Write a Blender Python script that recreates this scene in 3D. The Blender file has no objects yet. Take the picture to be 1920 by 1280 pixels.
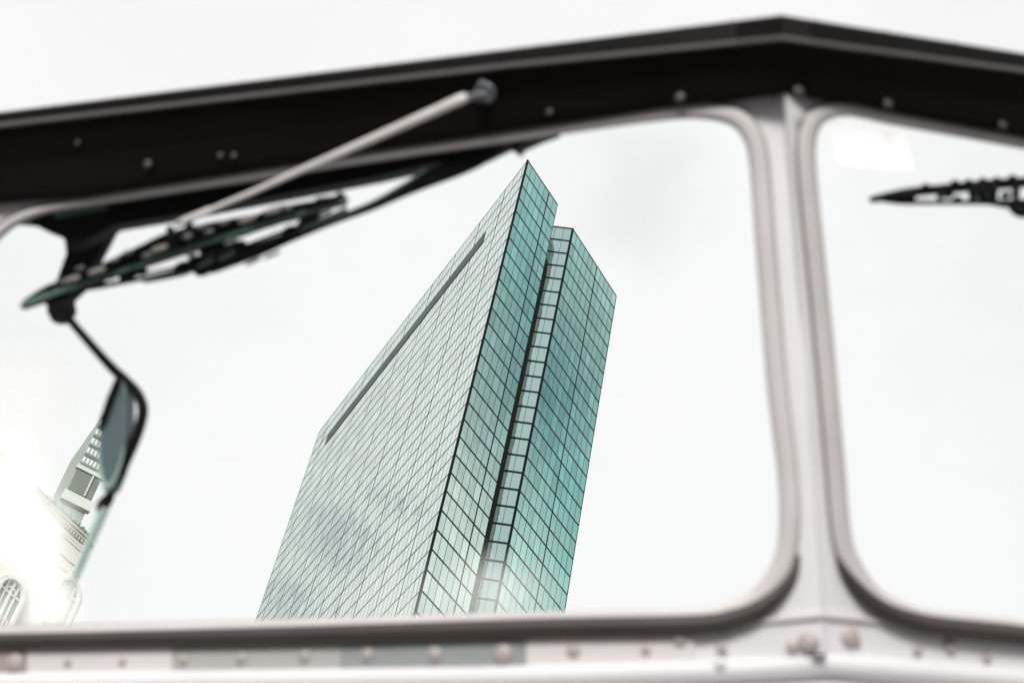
import bpy, bmesh, math, random
from mathutils import Vector, Matrix
from mathutils.geometry import tessellate_polygon
random.seed(7)
C = bpy.context.scene.collection
sc = bpy.context.scene
rad = math.radians

# ------------------------------------------------------------------ camera
FP = 2943.0                     # focal length in pixels of a 1920 px wide frame
CAM = Vector((0, 0, 1.6))
def basis(pitch, roll):
    cp, sp = math.cos(rad(pitch)), math.sin(rad(pitch))
    F = Vector((0, cp, sp)); U = Vector((0, -sp, cp)); R = Vector((1, 0, 0))
    c, s = math.cos(rad(roll)), math.sin(rad(roll))
    return R*c + U*s, U*c - R*s, F
cR, cU, cF = basis(45.71, 12.92)
MC = Matrix((cR, cU, -cF)).transposed()
cam = bpy.data.cameras.new('camera')
co = bpy.data.objects.new('camera', cam); C.objects.link(co)
co.matrix_world = Matrix.Translation(CAM) @ MC.to_4x4()
cam.sensor_width = 36; cam.lens = 36*FP/1920
cam.clip_start = 0.05; cam.clip_end = 6000
cam.dof.use_dof = True; cam.dof.focus_distance = 260; cam.dof.aperture_fstop = 6.4
sc.camera = co

# ------------------------------------------------------------------ sky and sun
SUN_EL, SUN_AZ = 9, 198       # degrees; azimuth clockwise from +Y: low, behind the camera, a little left
w = bpy.data.worlds.new('World'); sc.world = w; w.use_nodes = True
nt = w.node_tree; nt.nodes.clear()
def N(t, k, **a):
    n = t.nodes.new(k)
    for i, v in a.items(): setattr(n, i, v)
    return n
out = N(nt, 'ShaderNodeOutputWorld'); bg = N(nt, 'ShaderNodeBackground')
sky = N(nt, 'ShaderNodeTexSky', sky_type='NISHITA', sun_disc=False, sun_elevation=rad(SUN_EL), sun_rotation=rad(SUN_AZ))
sky.air_density = 1.0; sky.dust_density = 1.0
sk = N(nt, 'ShaderNodeVectorMath', operation='SCALE'); sk.inputs['Scale'].default_value = 1.1
tc = N(nt, 'ShaderNodeTexCoord')
mp = N(nt, 'ShaderNodeMapping'); mp.inputs['Scale'].default_value = (1, 1, 1.6); mp.inputs['Location'].default_value = (0.35, 0.1, 0.2)
nz = N(nt, 'ShaderNodeTexNoise'); nz.inputs['Scale'].default_value = 2.6; nz.inputs['Detail'].default_value = 7; nz.inputs['Roughness'].default_value = .52
cr = N(nt, 'ShaderNodeValToRGB')
cr.color_ramp.elements[0].position = .36; cr.color_ramp.elements[0].color = (.93, .93, .93, 1)
cr.color_ramp.elements[1].position = .54; cr.color_ramp.elements[1].color = (1, 1, 1, 1)
nz2 = N(nt, 'ShaderNodeTexNoise'); nz2.inputs['Scale'].default_value = 1.7; nz2.inputs['Detail'].default_value = 5
cr2 = N(nt, 'ShaderNodeValToRGB')
cr2.color_ramp.elements[0].position = .35; cr2.color_ramp.elements[0].color = (9.35, 9.33, 9.4, 1)
cr2.color_ramp.elements[1].position = .65; cr2.color_ramp.elements[1].color = (9.9, 9.9, 9.8, 1)
mx = N(nt, 'ShaderNodeMix', data_type='RGBA', clamp_factor=True)
L = nt.links.new
L(tc.outputs['Generated'], mp.inputs['Vector']); L(mp.outputs[0], nz.inputs['Vector']); L(mp.outputs[0], nz2.inputs['Vector'])
L(nz.outputs['Fac'], cr.inputs['Fac']); L(nz2.outputs['Fac'], cr2.inputs['Fac'])
L(sky.outputs[0], sk.inputs[0])
def gap(dx, dy, dz, r0, depth):
    v = Vector((dx, dy, dz)).normalized()
    wn = N(nt, 'ShaderNodeTexNoise'); wn.inputs['Scale'].default_value = 14; wn.inputs['Detail'].default_value = 6
    L(tc.outputs['Generated'], wn.inputs['Vector'])
    ad = N(nt, 'ShaderNodeVectorMath', operation='MULTIPLY_ADD'); ad.inputs[1].default_value = (.09,)*3; ad.inputs[2].default_value = (-.045,)*3
    L(wn.outputs['Color'], ad.inputs[0])
    a2 = N(nt, 'ShaderNodeVectorMath', operation='ADD'); L(tc.outputs['Generated'], a2.inputs[0]); L(ad.outputs[0], a2.inputs[1])
    d = N(nt, 'ShaderNodeVectorMath', operation='DISTANCE'); d.inputs[1].default_value = v; L(a2.outputs[0], d.inputs[0])
    mr = N(nt, 'ShaderNodeMapRange', interpolation_type='SMOOTHSTEP'); mr.inputs['From Min'].default_value = 0; mr.inputs['From Max'].default_value = r0
    mr.inputs['To Min'].default_value = 1-depth; mr.inputs['To Max'].default_value = 1; L(d.outputs['Value'], mr.inputs['Value']); return mr.outputs[0]
gv = cF + cR*((1200-960)/FP) - cU*((345-640)/FP)
g = cr.outputs['Color']
for a in ((gv.x, gv.y, gv.z, .07, .12), (.70, .14, .70, .13, .50), (-.474, .645, .60, .032, .5), (-.462, .678, .568, .026, .5), (-.468, .612, .637, .018, .5)):  # first is in view; the rest are unseen, added to darken tower reflections
    m_ = N(nt, 'ShaderNodeMath', operation='MULTIPLY'); L(g, m_.inputs[0]); L(gap(*a), m_.inputs[1]); g = m_.outputs[0]
L(g, mx.inputs['Factor'])
L(sk.outputs[0], mx.inputs['A']); L(cr2.outputs['Color'], mx.inputs['B'])
L(mx.outputs['Result'], bg.inputs['Color']); bg.inputs['Strength'].default_value = .1
L(bg.outputs[0], out.inputs[0])
sl = bpy.data.lights.new('sun', 'SUN'); sl.energy = 3.0; sl.angle = rad(18); sl.color = (1, .955, .92)
so = bpy.data.objects.new('sun', sl); C.objects.link(so)
sd = Vector((math.sin(rad(SUN_AZ))*math.cos(rad(SUN_EL)), math.cos(rad(SUN_AZ))*math.cos(rad(SUN_EL)), math.sin(rad(SUN_EL))))
so.rotation_euler = sd.to_track_quat('Z', 'Y').to_euler(); so.location = sd*50
sc.view_settings.view_transform = 'Standard'; sc.view_settings.look = 'None'
sc.view_settings.exposure = 0; sc.view_settings.gamma = 1
sc.render.engine = 'CYCLES'
sc.cycles.transparent_max_bounces = 12

# ------------------------------------------------------------------ materials
def mat(name, col, rough=.5, metal=0, noise=0, nscale=20, bump=0, spec=.5, col2=None, detail=6):
    m = bpy.data.materials.new(name); m.use_nodes = True
    t = m.node_tree; b = t.nodes['Principled BSDF']
    b.inputs['Base Color'].default_value = (*col, 1); b.inputs['Roughness'].default_value = rough
    b.inputs['Metallic'].default_value = metal; b.inputs['Specular IOR Level'].default_value = spec
    if noise or bump or col2:
        tcn = N(t, 'ShaderNodeTexCoord'); n = N(t, 'ShaderNodeTexNoise')
        n.inputs['Scale'].default_value = nscale; n.inputs['Detail'].default_value = detail
        t.links.new(tcn.outputs['Object'], n.inputs['Vector'])
        r = N(t, 'ShaderNodeValToRGB')
        c2 = col2 or tuple(c*(1-noise) for c in col)
        r.color_ramp.elements[0].position = .3; r.color_ramp.elements[0].color = (*c2, 1)
        r.color_ramp.elements[1].position = .65; r.color_ramp.elements[1].color = (*col, 1)
        t.links.new(n.outputs['Fac'], r.inputs['Fac']); t.links.new(r.outputs[0], b.inputs['Base Color'])
        if bump:
            bp = N(t, 'ShaderNodeBump'); bp.inputs['Strength'].default_value = bump; bp.inputs['Distance'].default_value = .01
            t.links.new(n.outputs['Fac'], bp.inputs['Height']); t.links.new(bp.outputs[0], b.inputs['Normal'])
    return m
M = {
 'black': mat('black_paint', (.0055, .0032, .0024), .36, spec=.16, noise=.5, nscale=5, bump=.05),
 'highlightAndRivet': mat('highlight_and_rivet_grey', (.075, .070, .068), .4, noise=.2, nscale=14),
 'rubber': mat('black_rubber', (.004, .0045, .0045), .65, spec=.12),
 'seal': mat('grey_gasket_rubber', (.60, .575, .575), .6, noise=.12, bump=.03, nscale=12),
 'lipShade': mat('gasket_underside_shade', (.055, .044, .040), .45, noise=.3, nscale=8),
 'edgeGrey': mat('gasket_edge_grey', (.20, .18, .175), .6),
 'paleLip': mat('pale_gasket_lip', (.42, .37, .35), .5),
 'white': mat('white_paint', (.77, .76, .785), .5, noise=.08, nscale=6, bump=.02),
 'pale': mat('pale_painted_steel', (.74, .715, .71), .42, noise=.08, nscale=5, bump=.03),
 'greyreflection': mat('sill_reflection_grey', (.46, .47, .45), .45, noise=.12, nscale=8, bump=.03),  # this and the next paint the sill's reflection in grey
 'slatereflection': mat('sill_reflection_slate', (.32, .35, .35), .45, noise=.12, nscale=8, bump=.03),
 'umber': mat('brown_steel', (.40, .34, .32), .5, noise=.2, nscale=8),
 'rivet': mat('bare_rivet', (.46, .41, .39), .4, noise=.1, nscale=30),
 'silver': mat('brushed_wiper_arm', (.70, .67, .66), .35, noise=.15, nscale=40),
 'gunmetal': mat('gunmetal_grey', (.16, .17, .18), .35, metal=.3),
 'greenstrip': mat('green_grey_reflection', (.10, .19, .155), .45, noise=.2, nscale=30),
 'beige': mat('beige_clip', (.30, .27, .245), .55),
 'mirror': mat('blue_grey_mirror_shell', (.085, .125, .14), .5, noise=.15, nscale=14),
 'stay': mat('pale_green_stay', (.30, .42, .38), .5),
 'ground': mat('grey_paving', (.15, .145, .14), .85, noise=.2, nscale=.8, bump=.1),
 'mullion': mat('dark_mullion', (.002, .006, .006), .6, spec=.1),
 'finemullion': mat('fine_mullion', (.03, .08, .08), .6, spec=.2),
 'notchblack': mat('notch_black', (.006, .005, .005), .7),
 'louvre': mat('louvre_grey', (.045, .075, .068), .6, noise=.45, nscale=.12, detail=3),
 'roof': mat('roof_gravel', (.3, .3, .3), .9),
 'stone': mat('pale_granite', (.84, .82, .76), .8, noise=.08, nscale=.7, bump=.1),
 'stonemoulding': mat('darker_granite', (.66, .64, .54), .85, noise=.2, nscale=1.5),  # darker granite tone for mouldings and lettering
 'copper': mat('copper_green', (.22, .36, .30), .7, noise=.45, nscale=3),
 'blockwall': mat('grey_green_precast', (.36, .41, .37), .8, noise=.15, nscale=.4),
 'skyglass': mat('bright_window', (.9, .93, .92), .06, metal=.9),
 'concrete': mat('pale_office_concrete', (.62, .66, .60), .8, noise=.1, nscale=.4),
 'officeglass': mat('office_window_glass', (.16, .22, .20), .2),
 'darkband': mat('plant_floor_grey', (.20, .23, .20), .7, noise=.2, nscale=.5),
}
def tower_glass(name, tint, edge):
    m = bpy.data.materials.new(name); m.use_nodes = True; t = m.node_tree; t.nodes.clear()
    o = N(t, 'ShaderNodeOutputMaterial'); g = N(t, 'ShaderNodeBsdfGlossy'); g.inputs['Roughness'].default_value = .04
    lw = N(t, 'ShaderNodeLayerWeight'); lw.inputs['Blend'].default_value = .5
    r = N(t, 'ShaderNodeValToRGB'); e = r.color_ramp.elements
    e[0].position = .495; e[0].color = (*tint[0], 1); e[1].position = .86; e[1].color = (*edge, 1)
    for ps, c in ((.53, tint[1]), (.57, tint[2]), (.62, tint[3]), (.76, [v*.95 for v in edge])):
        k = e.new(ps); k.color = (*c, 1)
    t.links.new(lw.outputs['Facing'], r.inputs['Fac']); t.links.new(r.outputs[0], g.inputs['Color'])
    # faint roller-wave distortion of the panes
    tcn = N(t, 'ShaderNodeTexCoord'); n = N(t, 'ShaderNodeTexNoise'); n.inputs['Scale'].default_value = .35; n.inputs['Detail'].default_value = 3
    t.links.new(tcn.outputs['Object'], n.inputs['Vector'])
    bp = N(t, 'ShaderNodeBump'); bp.inputs['Strength'].default_value = .12; bp.inputs['Distance'].default_value = .3
    t.links.new(n.outputs['Fac'], bp.inputs['Height']); t.links.new(bp.outputs[0], g.inputs['Normal'])
    t.links.new(g.outputs[0], o.inputs[0]); return m
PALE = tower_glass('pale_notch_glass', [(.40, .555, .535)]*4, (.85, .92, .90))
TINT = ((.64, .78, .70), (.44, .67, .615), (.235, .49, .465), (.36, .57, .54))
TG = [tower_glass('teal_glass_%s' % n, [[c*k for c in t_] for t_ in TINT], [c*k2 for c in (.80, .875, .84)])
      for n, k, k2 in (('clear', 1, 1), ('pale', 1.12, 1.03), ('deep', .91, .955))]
def pane_glass():
    m = bpy.data.materials.new('windscreen_glass'); m.use_nodes = True; t = m.node_tree; t.nodes.clear()
    o = N(t, 'ShaderNodeOutputMaterial'); g = N(t, 'ShaderNodeBsdfGlossy'); g.inputs['Roughness'].default_value = .02
    tr = N(t, 'ShaderNodeBsdfTransparent'); tr.inputs['Color'].default_value = (.995, 1, .998, 1)
    fr = N(t, 'ShaderNodeFresnel'); fr.inputs['IOR'].default_value = 1.1
    a = N(t, 'ShaderNodeMixShader')
    t.links.new(fr.outputs[0], a.inputs[0]); t.links.new(tr.outputs[0], a.inputs[1]); t.links.new(g.outputs[0], a.inputs[2])
    t.links.new(a.outputs[0], o.inputs[0]); return m, t, a, o
PG, pt, pa, po = pane_glass()

def reflection_mat():
    m = bpy.data.materials.new('reflection_white'); m.use_nodes = True; t = m.node_tree; t.nodes.clear()
    o = N(t, 'ShaderNodeOutputMaterial'); a = N(t, 'ShaderNodeAddShader')
    d = N(t, 'ShaderNodeBsdfDiffuse'); d.inputs['Color'].default_value = (.45, .45, .45, 1)
    e = N(t, 'ShaderNodeBsdfTranslucent'); e.inputs['Color'].default_value = (.92, .92, .92, 1)
    t.links.new(d.outputs[0], a.inputs[0]); t.links.new(e.outputs[0], a.inputs[1]); t.links.new(a.outputs[0], o.inputs[0]); return m
# ------------------------------------------------------------------ object helpers
def tag(o, label=None, cat=None, group=None, kind=None):
    for k, v in (('label', label), ('category', cat), ('group', group), ('kind', kind)):
        if v: o[k] = v
    return o
def obj(name, bm, m, parent=None, smooth=False):
    bmesh.ops.recalc_face_normals(bm, faces=bm.faces)
    me = bpy.data.meshes.new(name); bm.to_mesh(me); bm.free()
    for x in (m if isinstance(m, (list, tuple)) else [m]): me.materials.append(x)
    o = bpy.data.objects.new(name, me); C.objects.link(o)
    if smooth:
        for p in me.polygons: p.use_smooth = True
    if parent: o.parent = parent
    return o
def empty(name, loc=(0, 0, 0)):
    o = bpy.data.objects.new(name, None); C.objects.link(o); o.location = loc; return o
def catmull(P, closed=False, n=6):
    m = len(P); R = []
    for i in range(m if closed else m-1):
        g = (lambda k: P[k % m]) if closed else (lambda k: P[max(0, min(m-1, k))])
        a, b, c, d = g(i-1), g(i), g(i+1), g(i+2)
        for j in range(n):
            t = j/n
            R.append(tuple(.5*(2*b[q]+(c[q]-a[q])*t+(2*a[q]-5*b[q]+4*c[q]-d[q])*t*t+(3*b[q]-a[q]-3*c[q]+d[q])*t**3) for q in range(len(b))))
    if not closed: R.append(tuple(P[-1]))
    return R

# ------------------------------------------------------------------ vehicle frame of reference
# x to the right, y away from the viewer, z up the centre post.  The origin is the viewer's eye,
# everything is then moved to a base point under the sill.
vR, vU, vF = basis(12, 6)
MV = MC @ Matrix((vR, vU, -vF))          # vehicle -> world rotation
def vray(px, py): return vF + vR*((px-960)/FP) - vU*((py-640)/FP)
P0 = vray(1510, 640); P0 = P0*(1.45/P0.y)
YAW = 20
NL = Vector((-math.sin(rad(YAW)), -math.cos(rad(YAW)), 0)); NR = Vector((math.sin(rad(YAW)), -math.cos(rad(YAW)), 0)); NC = Vector((0, -1, 0))
BASE = Vector((P0.x, 1.6, -2.2))
def on(n, px, py, off=0):
    k = off/math.cos(rad(YAW)) if n is NC else off
    d = vray(px, py); return d*(((P0+n*k) @ n)/(d @ n)) - BASE
PXM = 1.5/FP                             # metres covered by one pixel at the windscreen
truck = empty('touring_truck')
truck.matrix_world = Matrix.Translation(CAM) @ MV.to_4x4() @ Matrix.Translation(BASE)
tag(truck, 'touring truck with black peaked windscreen visor, white centre post and riveted pale sill', 'truck')

def prism(name, n, pts, o0, o1, m, parent=truck, smooth=False, bevel=0):
    """outline on the glass plane, given depth between two offsets"""
    bm = bmesh.new()
    A = [bm.verts.new(on(n, x, y, o1)) for x, y in pts]
    off = n*(o0-o1)
    B = [bm.verts.new(v.co + off) for v in A]
    tri = tessellate_polygon([[v.co for v in A]])
    for a, b, c in tri:
        bm.faces.new((A[a], A[b], A[c])); bm.faces.new((B[c], B[b], B[a]))
    k = len(A)
    for i in range(k): bm.faces.new((A[i], A[(i+1) % k], B[(i+1) % k], B[i]))
    o = obj(name, bm, m, parent, smooth)
    if bevel:
        md = o.modifiers.new('bevel', 'BEVEL'); md.width = bevel; md.segments = 2; md.limit_method = 'ANGLE'; md.angle_limit = rad(50)
    return o
def sweep(bm, P, nrm, rs, closed=False, flat=1.0, sides=10):
    """tube through 3-D points, radius list, flattened along nrm"""
    k = len(P); rings = []
    for i, p in enumerate(P):
        a = P[(i-1) % k] if closed or i else P[i]; b = P[(i+1) % k] if closed or i < k-1 else P[i]
        t = (b-a).normalized(); s = t.cross(nrm).normalized(); q = s.cross(t).normalized()
        r = rs[i] if isinstance(rs, (list, tuple)) else rs
        rings.append([bm.verts.new(p + s*(r*math.cos(2*math.pi*j/sides)) + q*(r*flat*math.sin(2*math.pi*j/sides))) for j in range(sides)])
    for i in range(k if closed else k-1):
        A, B = rings[i], rings[(i+1) % k]
        for j in range(sides): bm.faces.new((A[j], A[(j+1) % sides], B[(j+1) % sides], B[j]))
    if not closed: bm.faces.new(rings[0]); bm.faces.new(rings[-1])
def tube(name, n, pts, m, parent=truck, flat=1.0, closed=False, sm=True, sub=6, bm=None):
    """pts: (px, py, offset, radius in px)"""
    Q = catmull(pts, closed, sub) if sm else pts
    b = bm or bmesh.new()
    sweep(b, [on(n, q[0], q[1], q[2]) for q in Q], n, [q[3]*PXM for q in Q], closed, flat)
    if bm: return None
    return obj(name, b, m, parent, True)

# window openings: gasket centre lines
SL = [(170,377),(400,341),(700,294),(1000,250),(1230,215),(1320,207),(1378,219),(1410,252),(1424,310),(1437,480),(1457,720),(1476,880),(1480,985),(1466,1062),(1424,1123),(1373,1152),(1300,1165),(1000,1170),(600,1182),(300,1189),(0,1194),(-150,1185),(-215,1120),(-225,960),(-170,720),(-100,560),(-15,445),(60,398)]
SR = [(1586,204),(1668,221),(1780,241),(1920,267),(2200,321),(2480,375),(2560,420),(2590,500),(2600,700),(2590,1000),(2560,1180),(2470,1240),(2300,1237),(2100,1210),(1920,1184),(1766,1168),(1701,1155),(1638,1121),(1597,1063),(1577,1000),(1564,860),(1548,680),(1528,480),(1513,330),(1513,255),(1535,217)]
SLc, SRc = catmull(SL, True, 6), catmull(SR, True, 6)
def w_at(x, y, left):
    if left:
        if y < 420 and x < 1250: return 8
        if y > 1100: return 22
        return 17 if x > 1300 else 14
    if y < 420 and x > 1560: return 11
    return 20 if y > 1100 else 17
for n, P, left in ((NL, SLc, 1), (NR, SRc, 0)):
    ws = [w_at(x, y, left) for x, y in P]
    ws = [sum(ws[(i+d) % len(ws)] for d in range(-6, 7))/13 for i in range(len(ws))]
    b = bmesh.new(); sweep(b, [on(n, x, y, .004) for x, y in P], n, [v*PXM for v in ws], True, .5, 16)
    s = obj('window_gasket', b, M['seal'], truck, True)
    # the inner lip that grips the pane
    cx = sum(p[0] for p in P)/len(P); cy = sum(p[1] for p in P)/len(P)
    b = bmesh.new(); k = len(P); Q = []
    for i in range(k):
        a, c = P[i-1], P[(i+1) % k]; tx, ty = c[0]-a[0], c[1]-a[1]; l = math.hypot(tx, ty); nx, ny = -ty/l, tx/l
        if nx*(cx-P[i][0]) + ny*(cy-P[i][1]) < 0: nx, ny = -nx, -ny
        Q.append((P[i][0]+nx*ws[i]*.95, P[i][1]+ny*ws[i]*.95))
    sweep(b, [on(n, x, y, .0) for x, y in Q], n, 3*PXM, True, 1, 8)
    obj('gasket_lip', b, M['paleLip'], s, True)
    b = bmesh.new()
    sweep(b, [on(n, 2*x-q[0], 2*y-q[1], .003) for (x, y), q in zip(P, Q)], n, 3*PXM, True, 1, 8)
    obj('gasket_edge_line', b, M['edgeGrey'], s, True)  # thin darker line along the gasket's outer edge
    # pane
    b = bmesh.new(); A = [b.verts.new(on(n, x, y, -.003)) for x, y in P[::3]]; B = [b.verts.new(v.co - n*.005) for v in A]
    for tr_ in tessellate_polygon([[v.co for v in A]]):
        b.faces.new([A[i] for i in tr_]); b.faces.new([B[i] for i in reversed(tr_)])
    for i in range(len(A)): b.faces.new((A[i], A[(i+1) % len(A)], B[(i+1) % len(A)], B[i]))
    g = obj('glass_pane', b, PG, truck)
    g['label'] = 'left windscreen pane with the glass tower showing in it' if left else 'right windscreen pane with a small bright square near its top'
def under_shade(n, pts):  # shaded underside of the gasket, painted as a dark strip
    o = tube('gasket_shade_strip', n, [(x, y, o_-.008, r_) for x, y, o_, r_ in pts], M['lipShade'], flat=1.0)
under_shade(NL, [(1498,1040,.010,3),(1488,1075,.012,8),(1462,1110,.013,13),(1426,1139,.014,17),(1381,1158,.014,19),(1300,1171,.014,20),(1000,1177,.014,20),(600,1189,.014,20),(300,1196,.014,19),(0,1201,.014,18),(-160,1196,.014,15)])
under_shade(NR, [(1568,1034,.010,3),(1582,1069,.012,9),(1613,1109,.013,14),(1655,1142,.014,17),(1708,1163,.014,19),(1768,1175,.014,20),(1920,1191,.014,20),(2100,1217,.014,18),(2400,1249,.014,15)])
# glare over the left pane, painted into its shader as pale blobs
def glare_film():
    t = pt
    tcn = N(t, 'ShaderNodeTexCoord'); geo = tcn.outputs['Object']
    def blob(px, py, r, sx=1.0):
        c = on(NL, px, py, -.003)
        d = N(t, 'ShaderNodeVectorMath', operation='DISTANCE'); d.inputs[1].default_value = c
        t.links.new(geo, d.inputs[0])
        mr = N(t, 'ShaderNodeMapRange', interpolation_type='SMOOTHERSTEP'); mr.inputs['From Min'].default_value = r*PXM; mr.inputs['From Max'].default_value = 0
        mr.inputs['To Min'].default_value = 0; mr.inputs['To Max'].default_value = sx
        t.links.new(d.outputs['Value'], mr.inputs['Value']); return mr.outputs[0]
    acc = None
    for a in ((900,1120,130,.26),(760,1150,170,.10),(985,1120,110,.12),(5,930,200,.85),(40,1010,130,.6),(75,1040,110,.7),(95,1130,110,.75),(112,970,70,.3),(0,1150,90,.3),(50,750,210,.2)):
        o = blob(*a)
        if acc is None: acc = o
        else:
            m = N(t, 'ShaderNodeMath', operation='ADD'); t.links.new(acc, m.inputs[0]); t.links.new(o, m.inputs[1]); acc = m.outputs[0]
    cl = N(t, 'ShaderNodeMath', operation='MINIMUM'); cl.inputs[1].default_value = .95; t.links.new(acc, cl.inputs[0])
    ns = N(t, 'ShaderNodeTexNoise'); ns.inputs['Scale'].default_value = 14; t.links.new(geo, ns.inputs['Vector'])
    mr = N(t, 'ShaderNodeMapRange'); mr.inputs['From Min'].default_value = .3; mr.inputs['From Max'].default_value = .7; mr.inputs['To Min'].default_value = .75; mr.inputs['To Max'].default_value = .98
    t.links.new(ns.outputs['Fac'], mr.inputs['Value'])
    mu = N(t, 'ShaderNodeMath', operation='MULTIPLY'); t.links.new(cl.outputs[0], mu.inputs[0]); t.links.new(mr.outputs[0], mu.inputs[1])
    tl = N(t, 'ShaderNodeBsdfTranslucent'); tl.inputs['Color'].default_value = (.96, .97, .93, 1)
    df = N(t, 'ShaderNodeBsdfDiffuse'); df.inputs['Color'].default_value = (.28, .29, .275, 1)
    ad = N(t, 'ShaderNodeAddShader'); t.links.new(tl.outputs[0], ad.inputs[0]); t.links.new(df.outputs[0], ad.inputs[1])
    ms = N(t, 'ShaderNodeMixShader'); t.links.new(mu.outputs[0], ms.inputs[0]); t.links.new(pa.outputs[0], ms.inputs[1]); t.links.new(ad.outputs[0], ms.inputs[2])
    t.links.new(ms.outputs[0], po.inputs[0])
glare_film()

# frame plates with the openings cut out (pillars, centre post, sill)
def lerp(x, T):
    for (x0, y0), (x1, y1) in zip(T, T[1:]):
        if x <= x1 or (x1, y1) == T[-1]: return y0+(y1-y0)*(x-x0)/(x1-x0)
SEAM = [(-420,1266),(0,1263),(900,1251),(1340,1238),(1547,1227),(1920,1256),(2900,1340)]
def plate(name, n, outer, hole, m, off=0, th=.006):
    b = bmesh.new(); H = hole[::2]
    A = [b.verts.new(on(n, x, y, off)) for x, y in outer+H]; B = [b.verts.new(v.co - n*th) for v in A]
    k = len(outer)
    for t_ in tessellate_polygon([[v.co for v in A[:k]], [v.co for v in A[k:]]]):
        b.faces.new([A[i] for i in t_]); b.faces.new([B[i] for i in reversed(t_)])
    for lo, hi in ((0, k), (k, len(A))):
        for i in range(lo, hi):
            j = i+1 if i+1 < hi else lo
            b.faces.new((A[i], A[j], B[j], B[i]))
    return obj(name, b, m, truck)
fold = lambda y: 1465+(y-28)*(1547-1465)/(1227-28)
pl = plate('windscreen_frame', NL, [(-420,330),(fold(120),120),(fold(700),700),(fold(1227),1227)]+[(x, lerp(x, SEAM)) for x in (1340,900,450,0,-420)], SLc, M['white'])
pr = plate('windscreen_frame', NR, [(fold(120),120),(2900,330),(2900,1340),(1920,1256),(fold(1227),1227),(fold(700),700)], SRc, M['white'])
# folded seam capping on the post
# riveted sill strip laid over the frame, in separate sheets; the grey ones are a painted reflection
def strip(x0, x1, m, n=NL, off=.004, y0=None, lab=None):
    xs = [x0+(x1-x0)*i/6 for i in range(7)]
    up = [(x, (y0 or (lambda q: 1190))(x)) for x in xs]; lo = [(x, lerp(x, SEAM)-1) for x in xs][::-1]
    o = prism('sill_strip', n, up+lo, .0005, off, m)
    if lab: o['label'] = lab
    return o
TOPL = lambda x: 1200 - x*.022
strip(-420, 48, M['umber'], y0=TOPL, lab='brown end of the sill strip')  # darker brown end piece
strip(50, 323, M['pale'], y0=TOPL, lab='pale sheet of the sill strip')
strip(325, 640, M['greyreflection'], y0=TOPL, lab='light grey painted reflection on the sill strip')
strip(641, 984, M['slatereflection'], y0=TOPL, lab='dark slate grey painted reflection on the sill strip')
strip(986, 1300, M['pale'], y0=TOPL, lab='pale sheet of the sill strip')
# lower flange and body
def lowline(bm, rows):
    R = []
    for dy, off in rows:
        r = []
        for x in (-420,-200,0,300,600,900,1150,1340): r.append(bm.verts.new(on(NL, x, lerp(x, SEAM)+dy, off)))
        r.append(bm.verts.new(on(NC, 1547+dy*.07, 1227+dy, off)))
        for x in (1650,1780,1920,2200,2500,2900): r.append(bm.verts.new(on(NR, x, lerp(x, SEAM)+dy, off)))
        R.append(r)
    for a, b in zip(R, R[1:]):
        for i in range(len(a)-1): bm.faces.new((a[i], a[i+1], b[i+1], b[i]))
    return R
b = bmesh.new(); lowline(b, [(-4,-.004),(-2,.004),(3,.010),(12,.0125),(24,.013),(38,.010),(44,.004),(44,-.01)]); obj('sill_flange', b, M['white'], truck, True)
b = bmesh.new(); R = lowline(b, [(40,-.002),(80,.02),(400,.06),(900,.08),(2400,.08)])
for a in (R[0], R[-1]): pass
bk = [bm_v for bm_v in R[0]]
B0 = [b.verts.new(v.co+Vector((0, 1.5, 0))) for v in R[0]]; B1 = [b.verts.new(v.co+Vector((0, 1.5, 0))) for v in R[-1]]
for i in range(len(B0)-1):
    b.faces.new((R[0][i], R[0][i+1], B0[i+1], B0[i])); b.faces.new((R[-1][i], R[-1][i+1], B1[i+1], B1[i])); b.faces.new((B0[i], B0[i+1], B1[i+1], B1[i]))
b.faces.new([r[0] for r in R]+[B1[0], B0[0]]); b.faces.new([r[-1] for r in R]+[B1[-1], B0[-1]])
obj('body', b, M['white'], truck)

# visor over the windscreen
TOP = [(-420,262),(0,210),(960,91),(1465,28)]; TOPR = [(1465,28),(1920,100),(2900,262)]
RID = [(-420,283),(0,236),(960,123),(1465,72)]; RIDR = [(1465,72),(1920,134),(2900,268)]
BOT = [(-420,430),(0,383),(160,369),(700,282),(1230,203),(1380,190),(1465,178)]; BOTR = [(1465,178),(1520,186),(1600,197),(1920,257),(2480,365),(2900,445)]
ST = [(NL, x) for x in (-420,-200,0,80,160,400,700,960,1230,1380)]+[(NC, 1465)]+[(NR, x) for x in (1520,1600,1760,1920,2200,2480,2900)]
def tabs(n): return (TOPR, RIDR, BOTR) if n is NR else (TOP, RID, BOT)
b = bmesh.new(); rows = []
for n, x in ST:
    T, Rg, Bt = (lerp(x, t) for t in tabs(n)); xs = lambda y: x if n is not NC else fold(y)
    prof = [(T+4,-.04),(T,.035),(T+3,.040),(Rg-8,.040),(Rg,.042),(Rg+8,.038),((Rg+Bt)/2,.024),(Bt-14,.017),(Bt-3,.014),(Bt,.004),(Bt,-.006),(Bt-6,-.04)]
    rows.append([b.verts.new(on(n, xs(y), y, o)) for y, o in prof])
for a, c in zip(rows, rows[1:]):
    k = len(a)
    for i in range(k): b.faces.new((a[i], a[(i+1) % k], c[(i+1) % k], c[i]))
b.faces.new(rows[0]); b.faces.new(rows[-1]); obj('visor', b, M['black'], truck)
b = bmesh.new(); rows = []
for n, x in ST:
    Rg = lerp(x, tabs(n)[1]); xs = lambda y: x if n is not NC else fold(y)
    rows.append([b.verts.new(on(n, xs(Rg+d), Rg+d, o)) for d, o in ((-6,.038),(-5,.0435),(-2,.0455),(2,.0455),(5,.043),(6,.036))])
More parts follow.
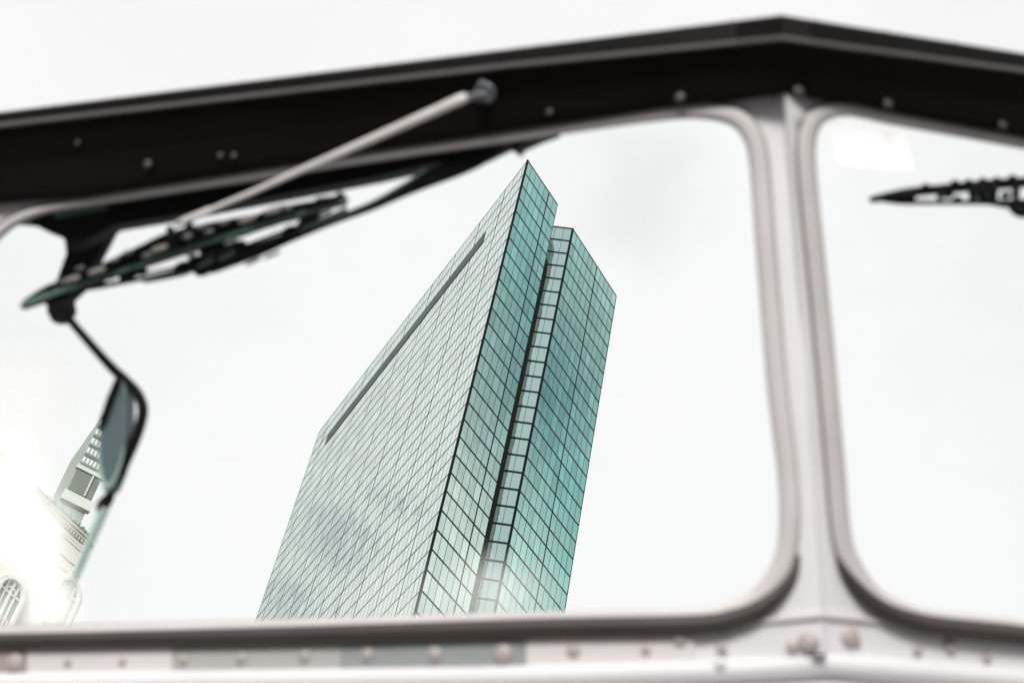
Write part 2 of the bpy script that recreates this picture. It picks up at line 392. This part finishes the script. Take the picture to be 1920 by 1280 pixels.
for a, c in zip(rows, rows[1:]):
    for i in range(6): b.faces.new((a[i], a[(i+1) % 6], c[(i+1) % 6], c[i]))
b.faces.new(rows[0]); b.faces.new(rows[-1]); obj('visor_ridge_highlight', b, M['highlightAndRivet'], truck, False)  # highlight along the visor ridge, painted as a lighter strip
# left end bracket where the visor meets the pillar
# rivets: one made, the rest copied
b = bmesh.new(); bmesh.ops.create_uvsphere(b, u_segments=20, v_segments=12, radius=1)
for v in b.verts: v.co.z *= .5
riv = obj('rivet', b, M['rivet'], truck, True)
def rivet(n, px, py, off, r, m=None, first=False):
    o = riv if first else riv.copy()
    if not first: C.objects.link(o)
    if m: o.data = o.data.copy(); o.data.materials[0] = m
    o.parent = truck; o.location = on(n, px, py, off); o.scale = (r*PXM,)*3
    o.rotation_euler = n.to_track_quat('Z', 'Y').to_euler(); return o
first = True
for px, py, r in ((28,1243,22),(127,1242,10),(230,1240,10),(343,1237,12),(452,1234,13),(571,1230,14),(689,1227,14),(815,1226,16),(944,1226,20),(1075,1219,14),(1211,1219,10),(1275,1196,16),(1353,1215,10)):
    rivet(NL, px, py, .004, r, first=first); first = False
for px, py, r in ((1350,1243,12),): rivet(NL, px, py, .013, r, M['white'])
for px, py, r in ((1486,1212,12),(1516,1204,20)): rivet(NL, px, py, .001, r)
for px, py, r in ((1594,1194,19),(1606,1204,10),(1720,1219,11),(1782,1213,14),(1850,1232,11)): rivet(NR, px, py, .001, r)
for n, px, py, r, o_ in ((NL,277,308,10,.026),(NL,413,292,7,.024),(NL,438,292,7,.024),(NL,145,268,6,.034),(NL,1030,210,7,.022),(NL,1275,183,11,.022),(NL,1452,176,9,.018),(NR,1498,172,11,.022),(NR,1665,195,10,.022),(NR,1880,235,9,.022)):
    rivet(n, px, py, o_, r, M['highlightAndRivet'])
for px in (102,218,336,457,578,708,842,1010,1180,1372): rivet(NL, px, lerp(px, TOP)+1, .03, 7, M['pale'])
for px in (1530,1660,1790): rivet(NR, px, lerp(px, TOPR)+1, .03, 7, M['pale'])
# bright reflection in the right pane, painted as a white sheet
b = bmesh.new(); b.faces.new([b.verts.new(on(NR, x, y, .0005)) for x, y in [(1553,238),(1560,228),(1690,250),(1697,258),(1714,318),(1708,322),(1580,309),(1570,303)]])
o = obj('pane_reflection', b, reflection_mat(), truck); o['label'] = 'bright reflection painted as a white square near the top of the right pane'
# weld lugs at the foot of the post
prism('post_foot', NL, [(1250,1172),(1345,1166),(fold(1150),1148),(fold(1158),1156),(1345,1176),(1250,1180)], .0005, .004, M['pale'])
prism('post_foot', NR, [(fold(1150),1148),(1660,1160),(1660,1168),(fold(1158),1156)], .0005, .004, M['pale'])
prism('seam_plug', NL, [(1520,1227),(fold(1224),1224),(fold(1231),1232),(1526,1231)], .003, .009, M['rubber'])
prism('seam_plug', NR, [(fold(1224),1224),(1554,1227),(1554,1230),(fold(1231),1232)], .003, .009, M['rubber'])

# visor's reflection, built as a black panel behind the glass, with the bracket that carries the mirror
sh = prism('visor_reflection', NL, [(10,412),(55,416),(80,430),(108,440),(122,450),(128,468),(160,452),(210,424),(330,404),(560,360),(700,333),(800,310),(860,300),(905,293),(948,272),(958,276),(966,284),(974,272),(1010,256),(1040,246),(1040,234),(600,300),(150,362)], -.05, -.03, M['rubber'])
g = prism('reflection_highlight', NL, [(100,398),(196,382),(198,390),(102,407)], -.029, -.024, M['greenstrip'], sh)  # greenish highlight line in that reflection, built as a strip
# side mirror on its bent arm, seen through the left pane
mi = prism('mirror_bracket', NL, [(118,440),(215,418),(196,455),(176,492),(150,540),(128,560),(132,580),(120,602),(96,604),(86,585),(86,556),(104,525),(122,475)], -.078, -.062, M['rubber'], bevel=.003)
mi.name = 'side_mirror'
tube('mirror_arm', NL, [(108,572,-.07,10),(150,622,-.07,10),(205,684,-.07,11),(238,716,-.07,12),(258,738,-.07,12),(268,768,-.07,12),(260,806,-.07,12),(244,846,-.07,12),(226,886,-.07,11),(207,925,-.07,9),(196,950,-.07,9)], M['rubber'], mi)
tube('mirror_knob', NL, [(212,918,-.07,6),(203,934,-.07,13),(192,948,-.07,14),(184,960,-.07,6)], M['rubber'], mi)
tube('lower_stay', NL, [(197,950,-.07,11),(182,985,-.07,11),(166,1022,-.07,10),(146,1072,-.07,8),(122,1130,-.07,6),(108,1168,-.07,5)], M['stay'], mi)
hd = prism('mirror_head', NL, [(219,706),(232,716),(237,735),(238,770),(237,815),(233,850),(222,885),(210,915),(198,926),(190,915),(186,880),(184,830),(185,800),(190,785),(204,745)], -.082, -.062, M['mirror'], mi, bevel=.008)
prism('mirror_rim', NL, [(222,704),(214,712),(200,745),(187,785),(184,802),(190,800),(198,785),(212,745),(224,716)], -.0615, -.057, M['rubber'], hd)
tube('mirror_rim', NL, [(186,845,-.0615,3),(189,885,-.0615,4.5),(199,912,-.0615,6),(213,900,-.0615,4),(226,868,-.0615,3),(232,838,-.0615,2)], M['stay'], hd)

# windscreen wipers
def wiper(n, label, P, arm, armmat, strip_m, body_m, o_, clips=(), knob=None):
    """P: 4 blade points from free end; arm: list of (x,y,off,r)"""
    a = tube('wiper', n, arm, armmat, flat=.6, sm=False); a['label'] = label
    return a
# front wiper: silver arm from a pivot on the visor down to a linked blade
wa = tube('wiper', NL, [(876,181,.060,9),(864,186,.061,12),(800,215,.060,11),(640,286,.054,9),(545,328,.050,7.5),(470,362,.046,6.5),(395,393,.042,5.5),(392,395,.042,8.5),(350,412,.038,8.5),(330,420,.036,7)], M['silver'], flat=.6, sm=False)
wa['label'] = 'silver wiper arm hanging from the visor with a green edged blade'
b = bmesh.new()
tube('', NL, [(868,186,.058,8),(893,180,.058,8),(915,176,.056,9)], None, bm=b); tube('', NL, [(904,154,.056,5),(904,160,.058,8),(908,174,.052,10)], None, bm=b)
tube('', NL, [(893,172,.058,5),(905,158,.062,5),(920,164,.062,5),(925,178,.058,5),(914,190,.056,5)], None, bm=b); tube('', NL, [(905,180,.02,18),(906,178,.035,15),(908,176,.048,10)], None, bm=b)
obj('wiper_pivot', b, M['gunmetal'], wa, True)
LN = [(40,573),(100,549),(200,516),(300,482),(400,449),(500,418),(600,388),(650,375)]      # rubber strip
def ln(x): return lerp(x, LN)
tube('blade_strip', NL, [(x, ln(x), .020, r) for x, r in ((38,4),(60,8),(140,7),(250,7),(350,7),(450,7),(560,7),(630,8),(653,5))], M['greenstrip'], wa, flat=.6)
b = bmesh.new()
tube('', NL, [(x, ln(x)-9+dy, .010, r) for x, dy, r in ((44,4,4),(95,-2,9),(180,-3,7),(260,-5,10),(350,-5,10),(450,-3,8),(550,-2,7),(645,1,6))], None, bm=b)
tube('', NL, [(x, ln(x)+7, .010, r) for x, r in ((44,4),(95,8),(130,5),(200,4),(260,5),(330,6),(400,7),(450,6),(520,4),(560,6),(600,4),(650,4))], None, bm=b)
for x0, x1, d, rr_ in ((232,262,14,9),(376,440,16,12),(562,600,13,9),(88,130,14,12)): tube('', NL, [(x0, ln(x0)+d, .008, rr_*.7),((x0+x1)/2, ln((x0+x1)/2)+d, .008, rr_),(x1, ln(x1)+d, .008, rr_*.7)], None, bm=b)
for x0, x1, hgt in ((92,262,16),(170,330,22),(330,470,22),(430,600,16),(560,648,8)):
    tube('', NL, [(x0, ln(x0)-8, .018, 7),((x0*.7+x1*.3), ln(x0*.7+x1*.3)-hgt*.8, .024, 9),((x0+x1)/2, ln((x0+x1)/2)-hgt, .027, 11),((x0*.3+x1*.7), ln(x0*.3+x1*.7)-hgt*.8, .024, 9),(x1, ln(x1)-8, .018, 7)], None, bm=b)
tube('', NL, [(180,ln(180)-18,.026,6),(260,ln(260)-26,.03,9),(320,ln(320)-30,.034,13),(390,ln(390)-26,.03,10),(480,ln(480)-18,.026,6)], None, bm=b)
tube('', NL, [(326,466,.03,14),(322,445,.034,12),(318,425,.036,7)], None, bm=b); tube('', NL, [(345,452,.034,10),(352,430,.036,9),(358,412,.036,5)], None, bm=b)
for x in (96,150,205,262,330,395,450,508,560,600,640): tube('', NL, [(x-4, ln(x)-16, .02, 5),(x, ln(x)-4, .02, 6.5),(x+4, ln(x)+8, .014, 6)], None, bm=b)
obj('blade_linkage', b, M['rubber'], wa, True)
for x, dy in ((135,-14),(182,-14),(300,-16),(463,-18),(512,-19)):
    b = bmesh.new(); tube('', NL, [(x-14, ln(x-14)+dy+1, .034, 3.5),(x-9, ln(x-9)+dy, .036, 5.5),(x+9, ln(x+9)+dy, .036, 5.5),(x+14, ln(x+14)+dy+1, .034, 3.5)], None, bm=b)
    obj('blade_clip', b, M['beige'], wa, True)
for x, dy, q in ((150,-30,4),(215,-24,4),(240,-30,5),(275,-12,5),(352,-22,6),(376,-32,5),(392,-18,5),(420,-26,5),(540,-16,4),(118,-16,4),(430,14,5),(360,16,5)):
    b = bmesh.new(); tube('', NL, [(x-8, ln(x-8)+dy, .038, q*.6),(x, ln(x)+dy, .040, q),(x+8, ln(x+8)+dy, .038, q*.6)], None, bm=b); obj('blade_highlight', b, M['gunmetal'], wa, True)  # small highlights along the linkage, built as grey bits
# front wiper's reflection, built as a black wiper just behind the glass
wb = tube('wiper', NL, [(960,262,-.02,8),(940,270,-.02,14),(905,292,-.02,20),(860,312,-.02,22),(800,337,-.022,19),(750,362,-.022,13),(700,387,-.022,9),(650,406,-.022,8),(600,424,-.022,9),(540,446,-.022,13),(490,466,-.024,16),(430,484,-.024,22),(390,494,-.024,24),(355,492,-.024,14)], M['rubber'], flat=.6)
wb['label'] = 'black wiper reflection built behind the glass, its arm running up to the visor'
b = bmesh.new()
LB = [(90,560),(180,546),(260,532),(330,520),(400,500),(480,470),(560,440),(650,400)]
lb = lambda x: lerp(x, LB)
tube('', NL, [(x, lb(x)-8, -.018, r) for x, r in ((95,8),(135,4),(180,6),(250,5),(300,6),(350,9),(430,10),(520,7),(600,6),(650,4))], None, bm=b)
for x, r, d in ((120,13,-8),(187,9,-13),(240,13,-18),(268,8,-20),(345,15,-14),(372,18,-14),(420,16,-16),(448,14,-20),(545,13,-12),(572,12,-14),(592,10,-8)):
    tube('', NL, [(x-r, lb(x)+d+3, -.016, r*.6),(x, lb(x)+d, -.014, r),(x+r, lb(x)+d-5, -.016, r*.6)], None, bm=b)
tube('', NL, [(x, lb(x)-18, -.016, 3) for x in (240,300,360,430,500,560,620)], None, bm=b)
tube('', NL, [(375,505,-.02,14),(376,508,-.02,14),(386,514,-.02,5)], None, bm=b)
obj('blade_linkage', b, M['rubber'], wb, True)  # part of the front wiper's reflection
tube('blade_strip', NL, [(x, lb(x)-1, -.012, 2.6) for x in (270,300,340,352)], M['greenstrip'], wb)
tube('blade_strip', NL, [(x, y, -.010, 2.4) for x, y in ((560,432),(640,402),(700,377),(760,343),(798,318))], M['greenstrip'], wb)
for x, y in ((510,478),(475,490),(425,478),(386,492)):
    b = bmesh.new(); tube('', NL, [(x-14,y+6,-.008,3),(x,y,-.004,4),(x+14,y-6,-.008,3)], None, bm=b); obj('blade_clip', b, M['gunmetal'], wb, True)  # part of the front wiper's reflection
# right wiper
wc = tube('wiper', NR, [(1893,378,.016,9),(1915,398,.02,12),(1990,380,.03,12),(2120,330,.05,13),(2300,270,.07,14)], M['rubber'], flat=.6)
wc['label'] = 'black wiper blade reaching in from the right edge of the right pane'
LC = [(1636,369),(1700,357),(1800,346),(1920,337),(2100,322),(2240,312)]
lc = lambda x: lerp(x, LC)
b = bmesh.new()
tube('', NR, [(x, lc(x)+5, .010, r) for x, r in ((1633,6),(1650,8),(1700,10),(1760,10),(1850,11),(1920,11),(2060,10),(2180,8),(2240,3))], None, bm=b)
LD = [(1640,373),(1690,379),(1780,380),(1860,379),(1900,382),(2000,370),(2240,320)]
tube('', NR, [(x, lerp(x, LD), .016, r) for x, r in ((1645,4),(1690,5),(1780,4.5),(1850,6),(1900,9),(2000,6),(2230,4))], None, bm=b)
for x, r in ((1662,7),(1675,9),(1692,11),(1708,10),(1762,6),(1824,9),(1842,11),(1862,10),(1905,8),(1960,9),(2040,9)):
    tube('', NR, [(x, lc(x)+4, .014, r*.8),(x, (lc(x)+lerp(x, LD))/2, .018, r),(x, lerp(x, LD), .016, r*.7)], None, bm=b)
for x, r in ((1735,5),(1790,6),(1815,5),(1842,6),(1868,5),(1898,7)): tube('', NR, [(x-6, lc(x-6)-3, .014, r*.6),(x, lc(x)-5, .014, r),(x+7, lc(x+7)-3, .014, r*.6)], None, bm=b)
for x, y, r in ((1778,366,7),(1795,372,5),(1850,374,7),(1886,366,8)): tube('', NR, [(x-8, y+2, .016, r*.6),(x, y, .016, r),(x+8, y-1, .016, r*.6)], None, bm=b)
obj('blade_linkage', b, M['rubber'], wc, True)

# ------------------------------------------------------------------ the glass tower
FL = 3.6
H = 62.42*FL
V2 = lambda x, y: Vector((x*FL, y*FL))
A, B_, Cc, D, E_ = V2(-1.254,48.339), V2(-10.117,71.901), V2(.710,50.68), V2(1.763,52.008), V2(4.883,55.862)
def wray(px, py): return cF + cR*((px-960)/FP) - cU*((py-640)/FP)
q = wray(1037.3, 424.6); q = q*(H/q.z); nd = (Vector((q.x, q.y))-D).normalized()
PW = .447*FL
Nn = D + nd*PW*3.0
Fb = E_ + (B_-A)
tower = empty('glass_skyscraper', (A.x, A.y, 0))
tag(tower, 'tall teal mirror glass skyscraper with a notched narrow side, seen through the left pane', 'skyscraper')
O = tower.location
NF = 62
ztop = H + CAM.z
def zk(k): return ztop - k*FL if k < NF else 0
def wall(name, P, Q, npan, heavy, lab=None, outward=1, gl=None, grid=True):
    d = (Q-P); Lw = d.length; u = d/Lw; n = Vector((u.y, -u.x))*outward; pw = Lw/npan
    bm = bmesh.new()
    for k in range(NF):
        z1, z0 = zk(k), zk(k+1)
        for i in range(npan):
            a, c = P+u*(pw*i), P+u*(pw*(i+1))
            t = [random.gauss(0, .004) for _ in range(3)]
            co = [(a, z0, t[0]), (c, z0, t[1]), (c, z1, t[2]), (a, z1, t[0]+t[2]-t[1])]
            f = bm.faces.new([bm.verts.new((p.x+n.x*o-O.x, p.y+n.y*o-O.y, z)) for p, z, o in co])
            f.material_index = random.choices((0, 1, 2), (6, 2, 2))[0]
    me = bpy.data.meshes.new(name); bm.to_mesh(me); bm.free()
    for x in (gl or TG): me.materials.append(x)
    o = bpy.data.objects.new(name, me); C.objects.link(o); o.parent = tower
    if lab: o['label'] = lab
    if not grid: return o
    b = bmesh.new()
    def bars(L_, wid, dep, horizontal, mi):
        def box(p, q, za, zb):
            vs = []
            for z in (za, zb):
                for pt_, dd in ((p, -.05), (q, -.05), (q, dep), (p, dep)): vs.append(b.verts.new((pt_.x+n.x*dd-O.x, pt_.y+n.y*dd-O.y, z)))
            for f in ((0,1,2,3),(7,6,5,4),(0,4,5,1),(1,5,6,2),(2,6,7,3),(3,7,4,0)): b.faces.new([vs[i] for i in f]).material_index = mi
        for v in L_:
            if horizontal: box(P+u*.003, Q-u*.003, zk(v)-wid/2, zk(v)+wid/2)
            else: box(P+u*(v-wid/2), P+u*(v+wid/2), .0, ztop-.003)
    bars(range(0, NF), HW, .03, True, 0); bars([pw*i for i in range(1, npan) if i not in heavy], FW, .020, False, 1); bars([pw*i for i in heavy], .13 if npan > 30 else .22, .035, False, 0)
    obj('mullion_grid', b, [M['mullion'], M['finemullion']], o)
    return o
HW, FW = .29, .085
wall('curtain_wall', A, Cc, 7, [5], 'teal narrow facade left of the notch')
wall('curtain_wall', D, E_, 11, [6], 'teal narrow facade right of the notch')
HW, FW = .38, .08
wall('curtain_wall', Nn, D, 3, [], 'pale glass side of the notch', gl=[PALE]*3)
wall('curtain_wall', Cc, Nn, 3, [], gl=[M['concrete']]*3, grid=False)  # unseen wall, made pale so the notch glass reflects brighter
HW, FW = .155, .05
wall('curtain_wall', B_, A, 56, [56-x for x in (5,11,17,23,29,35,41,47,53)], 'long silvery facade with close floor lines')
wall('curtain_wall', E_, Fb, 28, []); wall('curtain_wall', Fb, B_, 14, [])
def post2(name, p, r, m, z0=0, z1=None, lab=None):
    b = bmesh.new(); z1 = z1 or ztop-.01
    vs = [[b.verts.new((p.x+math.cos(a)*r-O.x, p.y+math.sin(a)*r-O.y, z)) for a in [math.pi*2*i/8 for i in range(8)]] for z in (z0, z1)]
    b.faces.new(vs[0]); b.faces.new(vs[1])
    for i in range(8): b.faces.new((vs[0][i], vs[0][(i+1) % 8], vs[1][(i+1) % 8], vs[1][i]))
    return obj(name, b, m, tower)
post2('corner_mullion', A, .22, M['mullion']); post2('corner_mullion', D, .22, M['mullion']); post2('corner_mullion', E_, .07, M['mullion']); post2('corner_mullion', Cc, .05, M['mullion']); post2('corner_mullion', B_, .06, M['finemullion'])
# parapet coping round the top edge
def slab(name, pts, z0, z1, m, parent):
    b = bmesh.new(); A_ = [b.verts.new((p.x-O.x, p.y-O.y, z0)) for p in pts]; B2 = [b.verts.new((p.x-O.x, p.y-O.y, z1)) for p in pts]
    for t_ in tessellate_polygon([[v.co for v in A_]]):
        b.faces.new([A_[i] for i in t_]); b.faces.new([B2[i] for i in reversed(t_)])
    for i in range(len(pts)): b.faces.new((A_[i], A_[(i+1) % len(pts)], B2[(i+1) % len(pts)], B2[i]))
    return obj(name, b, m, parent)
slab('roof', [A+(Fb-A)*.01, Cc+(Fb-Cc)*.01, Nn+(Fb-Nn)*.01, D+(Fb-D)*.01, E_+(Fb-E_)*.01, Fb+(A-Fb)*.01, B_+(E_-B_)*.01], ztop-2.2, ztop-1.9, M['roof'], tower)
# black strip running down the inner corner of the notch
un = (Nn-D).normalized(); nn = Vector((-un.y, un.x)); 
if nn.dot(Vector((0, -1))) < 0: nn = -nn
c0, c1 = D+un*PW*1.88, D+un*PW*2.95
b = bmesh.new()
zz = [0] + [zk(4.0), zk(3.3), zk(2.75), zk(2.3)]; ws = [0, 0, .05, .2, .6]
pr_ = None
for z, s in zip(zz, ws):
    a_, b__ = c0+(c1-c0)*s+nn*.06, c1+nn*.06
    row = [b.verts.new((p.x-O.x, p.y-O.y, z)) for p in (a_, b__, b__+nn*.06, a_+nn*.06)]
    if pr_:
        for i in range(4): b.faces.new((pr_[i], pr_[(i+1) % 4], row[(i+1) % 4], row[i]))
    else: b.faces.new(row)
    pr_ = row
b.faces.new(pr_)
obj('notch_strip', b, M['notchblack'], tower)['label'] = 'black strip down the notch'
# plant room louvre band high on the long facade: found by its two ends on the wall plane
ud = (B_-A); LB_ = ud.length; ud = ud/LB_; nl = Vector((-ud.y, ud.x))
if nl.dot(Vector((-1, 0))) < 0: nl = -nl
def on_long(px, py):
    r = wray(px, py); a2 = A; k = (a2.x*nl.x+a2.y*nl.y)/(r.x*nl.x+r.y*nl.y); p = r*k
    return (Vector((p.x, p.y))-A).dot(ud), p.z+CAM.z
u0, z0_ = on_long(907, 452); u1, z1_ = on_long(631, 803)
print('LOUVRE', u0, (ztop-z0_)/FL, u1, (ztop-z1_)/FL, LB_)
b = bmesh.new()
za, zb = zk(2)-.16, zk(3)+.16
u0, u1 = LB_*8/56, LB_*50.5/56
nsl = 9
vs = []
for uu, z_, dd in ((u0,za,.04),(u1,za,.04),(u1,zb,.04),(u0,zb,.04),(u0,za,.09),(u1,za,.09),(u1,zb,.09),(u0,zb,.09)):
    p = A+ud*uu+nl*dd; vs.append(b.verts.new((p.x-O.x, p.y-O.y, z_)))
for f in ((0,1,2,3),(7,6,5,4),(0,4,5,1),(1,5,6,2),(2,6,7,3),(3,7,4,0)): b.faces.new([vs[i] for i in f])
lv = obj('louvre_band', b, M['louvre'], tower); lv['label'] = 'dark louvre band high on the long facade'

# ------------------------------------------------------------------ buildings on the left
def plane_wall(P1px, P2px, D1):
    """vertical wall through two points of equal height; returns origin, along vector, normal, top height"""
    a = wray(*P1px); a = a*(D1/math.hypot(a.x, a.y)); c = wray(*P2px); c = c*(a.z/c.z)
    p = Vector((a.x, a.y)); q_ = Vector((c.x, c.y)); u = (q_-p).normalized(); n = Vector((-u.y, u.x))
    if n.dot(p) > 0: n = -n
    return p, u, n, a.z+CAM.z
def boxes(bm, p, u, n, L_):
    for (ua, ub, za, zb, da, db) in L_:
        vs = []
        for z in (za, zb):
            for uu, dd in ((ua, da), (ub, da), (ub, db), (ua, db)):
                w_ = p+u*uu+n*dd; vs.append(bm.verts.new((w_.x, w_.y, z)))
        for f in ((0,1,2,3),(7,6,5,4),(0,4,5,1),(1,5,6,2),(2,6,7,3),(3,7,4,0)): bm.faces.new([vs[i] for i in f])
def uz(px, py, p, u, n, off=0):
    r = wray(px, py); pp = p+n*off; k = pp.dot(n)/(r.x*n.x+r.y*n.y); w_ = r*k
    return (Vector((w_.x, w_.y))-p).dot(u), w_.z+CAM.z

# library-like stone hall
p, u, n, zt = plane_wall((160,1012), (0,868), 70)
hall = empty('stone_hall', (p.x, p.y, 0)); tag(hall, 'pale stone hall with arched windows and a green copper crest, low at the left edge', 'building')
hall_off = Vector((-p.x, -p.y, 0))
def hobj(name, L_, m, parent, extra=None):
    b = bmesh.new(); boxes(b, p, u, n, L_)
    if extra: extra(b)
    bmesh.ops.translate(b, verts=b.verts, vec=hall_off)
    return obj(name, b, m, parent)
ac, az = uz(17, 1112, p, u, n); bc, bz = uz(110, 1142, p, u, n)
_, z_b = uz(17, 1166, p, u, n); rr = uz(-20, 1090, p, u, n)[0]-ac
ex, ez = uz(42, 1112, p, u, n)
Rw = abs(ex-ac); print('HALL', p, u, zt, ac, az, bc, bz, Rw)
def arch_ring(bm, cu, cz, r0, r1, d0, d1, legs, seg=20):
    pts = [(-r0, -legs, -r1)]
    ring = []
    A0 = [(math.cos(math.pi*i/seg), math.sin(math.pi*i/seg)) for i in range(seg+1)]
    prof = [(c*r0, s*r0, c*r1, s*r1) for c, s in A0]
    prof = [(r0, -legs, r1, -legs)]+prof+[(-r0, -legs, -r1, -legs)]
    rows = []
    for xi, zi, xo, zo in prof:
        row = []
        for x_, z_, d_ in ((xi, zi, d0), (xo, zo, d0), (xo, zo, d1), (xi, zi, d1)):
            w_ = p+u*(cu+x_)+n*d_; row.append(bm.verts.new((w_.x, w_.y, cz+z_)))
        rows.append(row)
    for a, c in zip(rows, rows[1:]):
        for i in range(4): bm.faces.new((a[i], a[(i+1) % 4], c[(i+1) % 4], c[i]))
    bm.faces.new(rows[0]); bm.faces.new(rows[-1])
def disc(bm, cu, cz, r, d, legs, seg=24):
    pts = [(math.cos(math.pi*i/seg)*r, math.sin(math.pi*i/seg)*r) for i in range(seg+1)]+[(-r, -legs), (r, -legs)]
    bm.faces.new([bm.verts.new(((p+u*(cu+x_)+n*d).x, (p+u*(cu+x_)+n*d).y, cz+z_)) for x_, z_ in pts])
Lh = abs(uz(-400, 900, p, u, n)[0]) ; Lh = max(Lh, 40)
hobj('wall', [(0, Lh, 0, zt-.02, -18, 0)], M['stone'], hall)
HS = zt/100
S = abs(uz(160,1040,p,u,n)[1]-zt)/28.0       # metres per pixel of height near the corner
hobj('cornice', [(-1.2*S*6, Lh, zt, zt+5*S, -18, 9*S),(-.5, Lh, zt-6*S, zt-.01, .002, 6*S)]+[(i*8*S, i*8*S+4*S, zt-13*S, zt-6.01*S, .003, 5*S) for i in range(0, 60)], M['stonemoulding'], hall)
def crest(b):
    for i in range(90):
        cu_ = i*4.2*S; hh = (6+random.random()*6)*S
        c = p+u*cu_+n*(6*S)
        bmesh.ops.create_icosphere(b, subdivisions=1, radius=1, matrix=Matrix.Translation((c.x, c.y, zt+5*S+hh*.5)) @ Matrix.Diagonal((2.6*S, 2.6*S, hh*.62, 1)))
        for _ in range(3):
            bmesh.ops.create_icosphere(b, subdivisions=1, radius=1.5*S*(.6+random.random()), matrix=Matrix.Translation((c.x+random.uniform(-3, 3)*S, c.y+random.uniform(-3, 3)*S, zt+5*S+random.random()*hh*1.2)))
hobj('copper_crest', [(0, Lh, zt+5.01*S, zt+7*S, 2*S, 7*S)], M['copper'], hall, crest)
hobj('string_course', [(-.2, Lh, zt-30*S, zt-27*S, .004, 2.5*S),(-.2, Lh, zt-22*S, zt-21*S, .004, 1.5*S)], M['stone'], hall)
for i, (cu_, cz_) in enumerate(((ac, az), (bc, bz+1.0), (ac+(ac-bc), az))):
    b = bmesh.new()
    arch_ring(b, cu_, cz_, Rw*1.02, Rw*1.25, .005, .25, 9); arch_ring(b, cu_, cz_, Rw*1.3, Rw*1.5, .005, .12, 9); bmesh.ops.translate(b, verts=b.verts, vec=hall_off)
    w_ = obj('arched_window', b, M['stone'], hall)
    b = bmesh.new(); disc(b, cu_, cz_, Rw, .03, 9); bmesh.ops.translate(b, verts=b.verts, vec=hall_off); obj('window_glass', b, M['officeglass'], w_)
    b = bmesh.new()
    boxes(b, p, u, n, [(cu_-.06, cu_+.06, cz_-9, cz_+Rw, .035, .12)]+[(cu_-Rw, cu_+Rw, cz_+z-.05, cz_+z+.05, .035, .10) for z in (-6,-4,-2,0)]+[(cu_+x-.04, cu_+x+.04, cz_-9, cz_+math.sqrt(max(0, Rw*Rw-x*x)), .035, .09) for x in (-Rw*.5, Rw*.5)])
    arch_ring(b, cu_, cz_, Rw*.45, Rw*.55, .035, .1, 1); arch_ring(b, cu_-Rw*.5, cz_-1.5, Rw*.3, Rw*.38, .035, .1, 1); arch_ring(b, cu_+Rw*.5, cz_-1.5, Rw*.3, Rw*.38, .035, .1, 1)
    bmesh.ops.translate(b, verts=b.verts, vec=hall_off); obj('window_tracery', b, M['stone'], w_)

iu, iz = uz(141, 1076, p, u, n)
tcu = bpy.data.curves.new('inscription', 'FONT'); tcu.body = 'BE'; tcu.size = 20*S; tcu.extrude = .02; tcu.space_character = 1.1
to = bpy.data.objects.new('inscription_curve', tcu); C.objects.link(to)
bpy.context.view_layer.update()
me = bpy.data.meshes.new_from_object(to.evaluated_get(bpy.context.evaluated_depsgraph_get())); bpy.data.objects.remove(to)
me.materials.append(M['stonemoulding']); io = bpy.data.objects.new('inscription', me); C.objects.link(io); io.parent = hall
ru = Vector((-n.y, n.x, 0))
io.matrix_local = Matrix.Translation(Vector((p.x+u.x*iu+n.x*.03-p.x, p.y+u.y*iu+n.y*.03-p.y, iz-9*S))) @ Matrix((ru, Vector((0, 0, 1)), Vector((n.x, n.y, 0)))).transposed().to_4x4() @ Matrix.Translation((-10*S, 0, 0))
hobj('frieze_line', [(-.05, Lh, iz-12*S, iz-10.5*S, .004, .06),(-.05, Lh, iz+13*S, iz+14.5*S, .004, .06)], M['stonemoulding'], hall)

# office block behind
p2, u2, n2, z2 = plane_wall((236,797), (184,770), 190)
blk = empty('office_block', (p2.x, p2.y, 0)); tag(blk, 'grey office block with punched white framed windows behind the stone hall', 'building')
bo = Vector((-p2.x, -p2.y, 0))
W2 = abs(uz(184, 797, p2, u2, n2)[0]); print('BLOCK', p2, u2, z2, W2)
def bobj(name, L_, m):
    b = bmesh.new(); boxes(b, p2, u2, n2, L_); bmesh.ops.translate(b, verts=b.verts, vec=bo); return obj(name, b, m, blk)
zl = lambda y: uz(150, y, p2, u2, n2)[1]
zd0, zd1 = zl(884), zl(930)
bobj('wall', [(0, W2, 0, z2, -14, 0)], M['blockwall'])
bobj('beam', [(W2*.30, W2*.36, zd1, zd0, .36, .6)], M['concrete'])
bobj('plant_floor', [(-.01, W2+.02, zd1, zd0, .005, .35)], M['darkband'])
bobj('terrace_parapet', [(-.4, W2+.4, zd1-2.2, zd1-.5, .004, .9)], M['concrete']); bobj('ledge', [(-.3, W2+.3, zd0+.1, zd0+.8, .004, .6)], M['concrete'])
rw = (zl(862)-zd0)
up0 = -1 if uz(184, 797, p2, u2, n2)[0] < 0 else 1
for r_ in range(int((z2-zd0-1)/rw)+1):
    zb_ = zd0+.9+rw*r_
    for nm, cols, lo, hi, m in (('bright_window_row', 5, .45, .97, 'skyglass'), ('small_window_row', 10, .10, .34, 'officeglass')):
        if zb_+rw*hi > z2: continue
        b = bmesh.new()
        boxes(b, p2, u2, n2, [(W2*.22+W2*.78*(c+.22)/cols, W2*.22+W2*.78*(c+.86)/cols, zb_+rw*lo, zb_+rw*hi, .004, .12) for c in range(cols)])
        bmesh.ops.translate(b, verts=b.verts, vec=bo); obj(nm, b, M[m], blk)

# ------------------------------------------------------------------ ground
b = bmesh.new(); bmesh.ops.create_grid(b, x_segments=2, y_segments=2, size=3000)
tag(obj('ground', b, M['ground']), kind='structure')
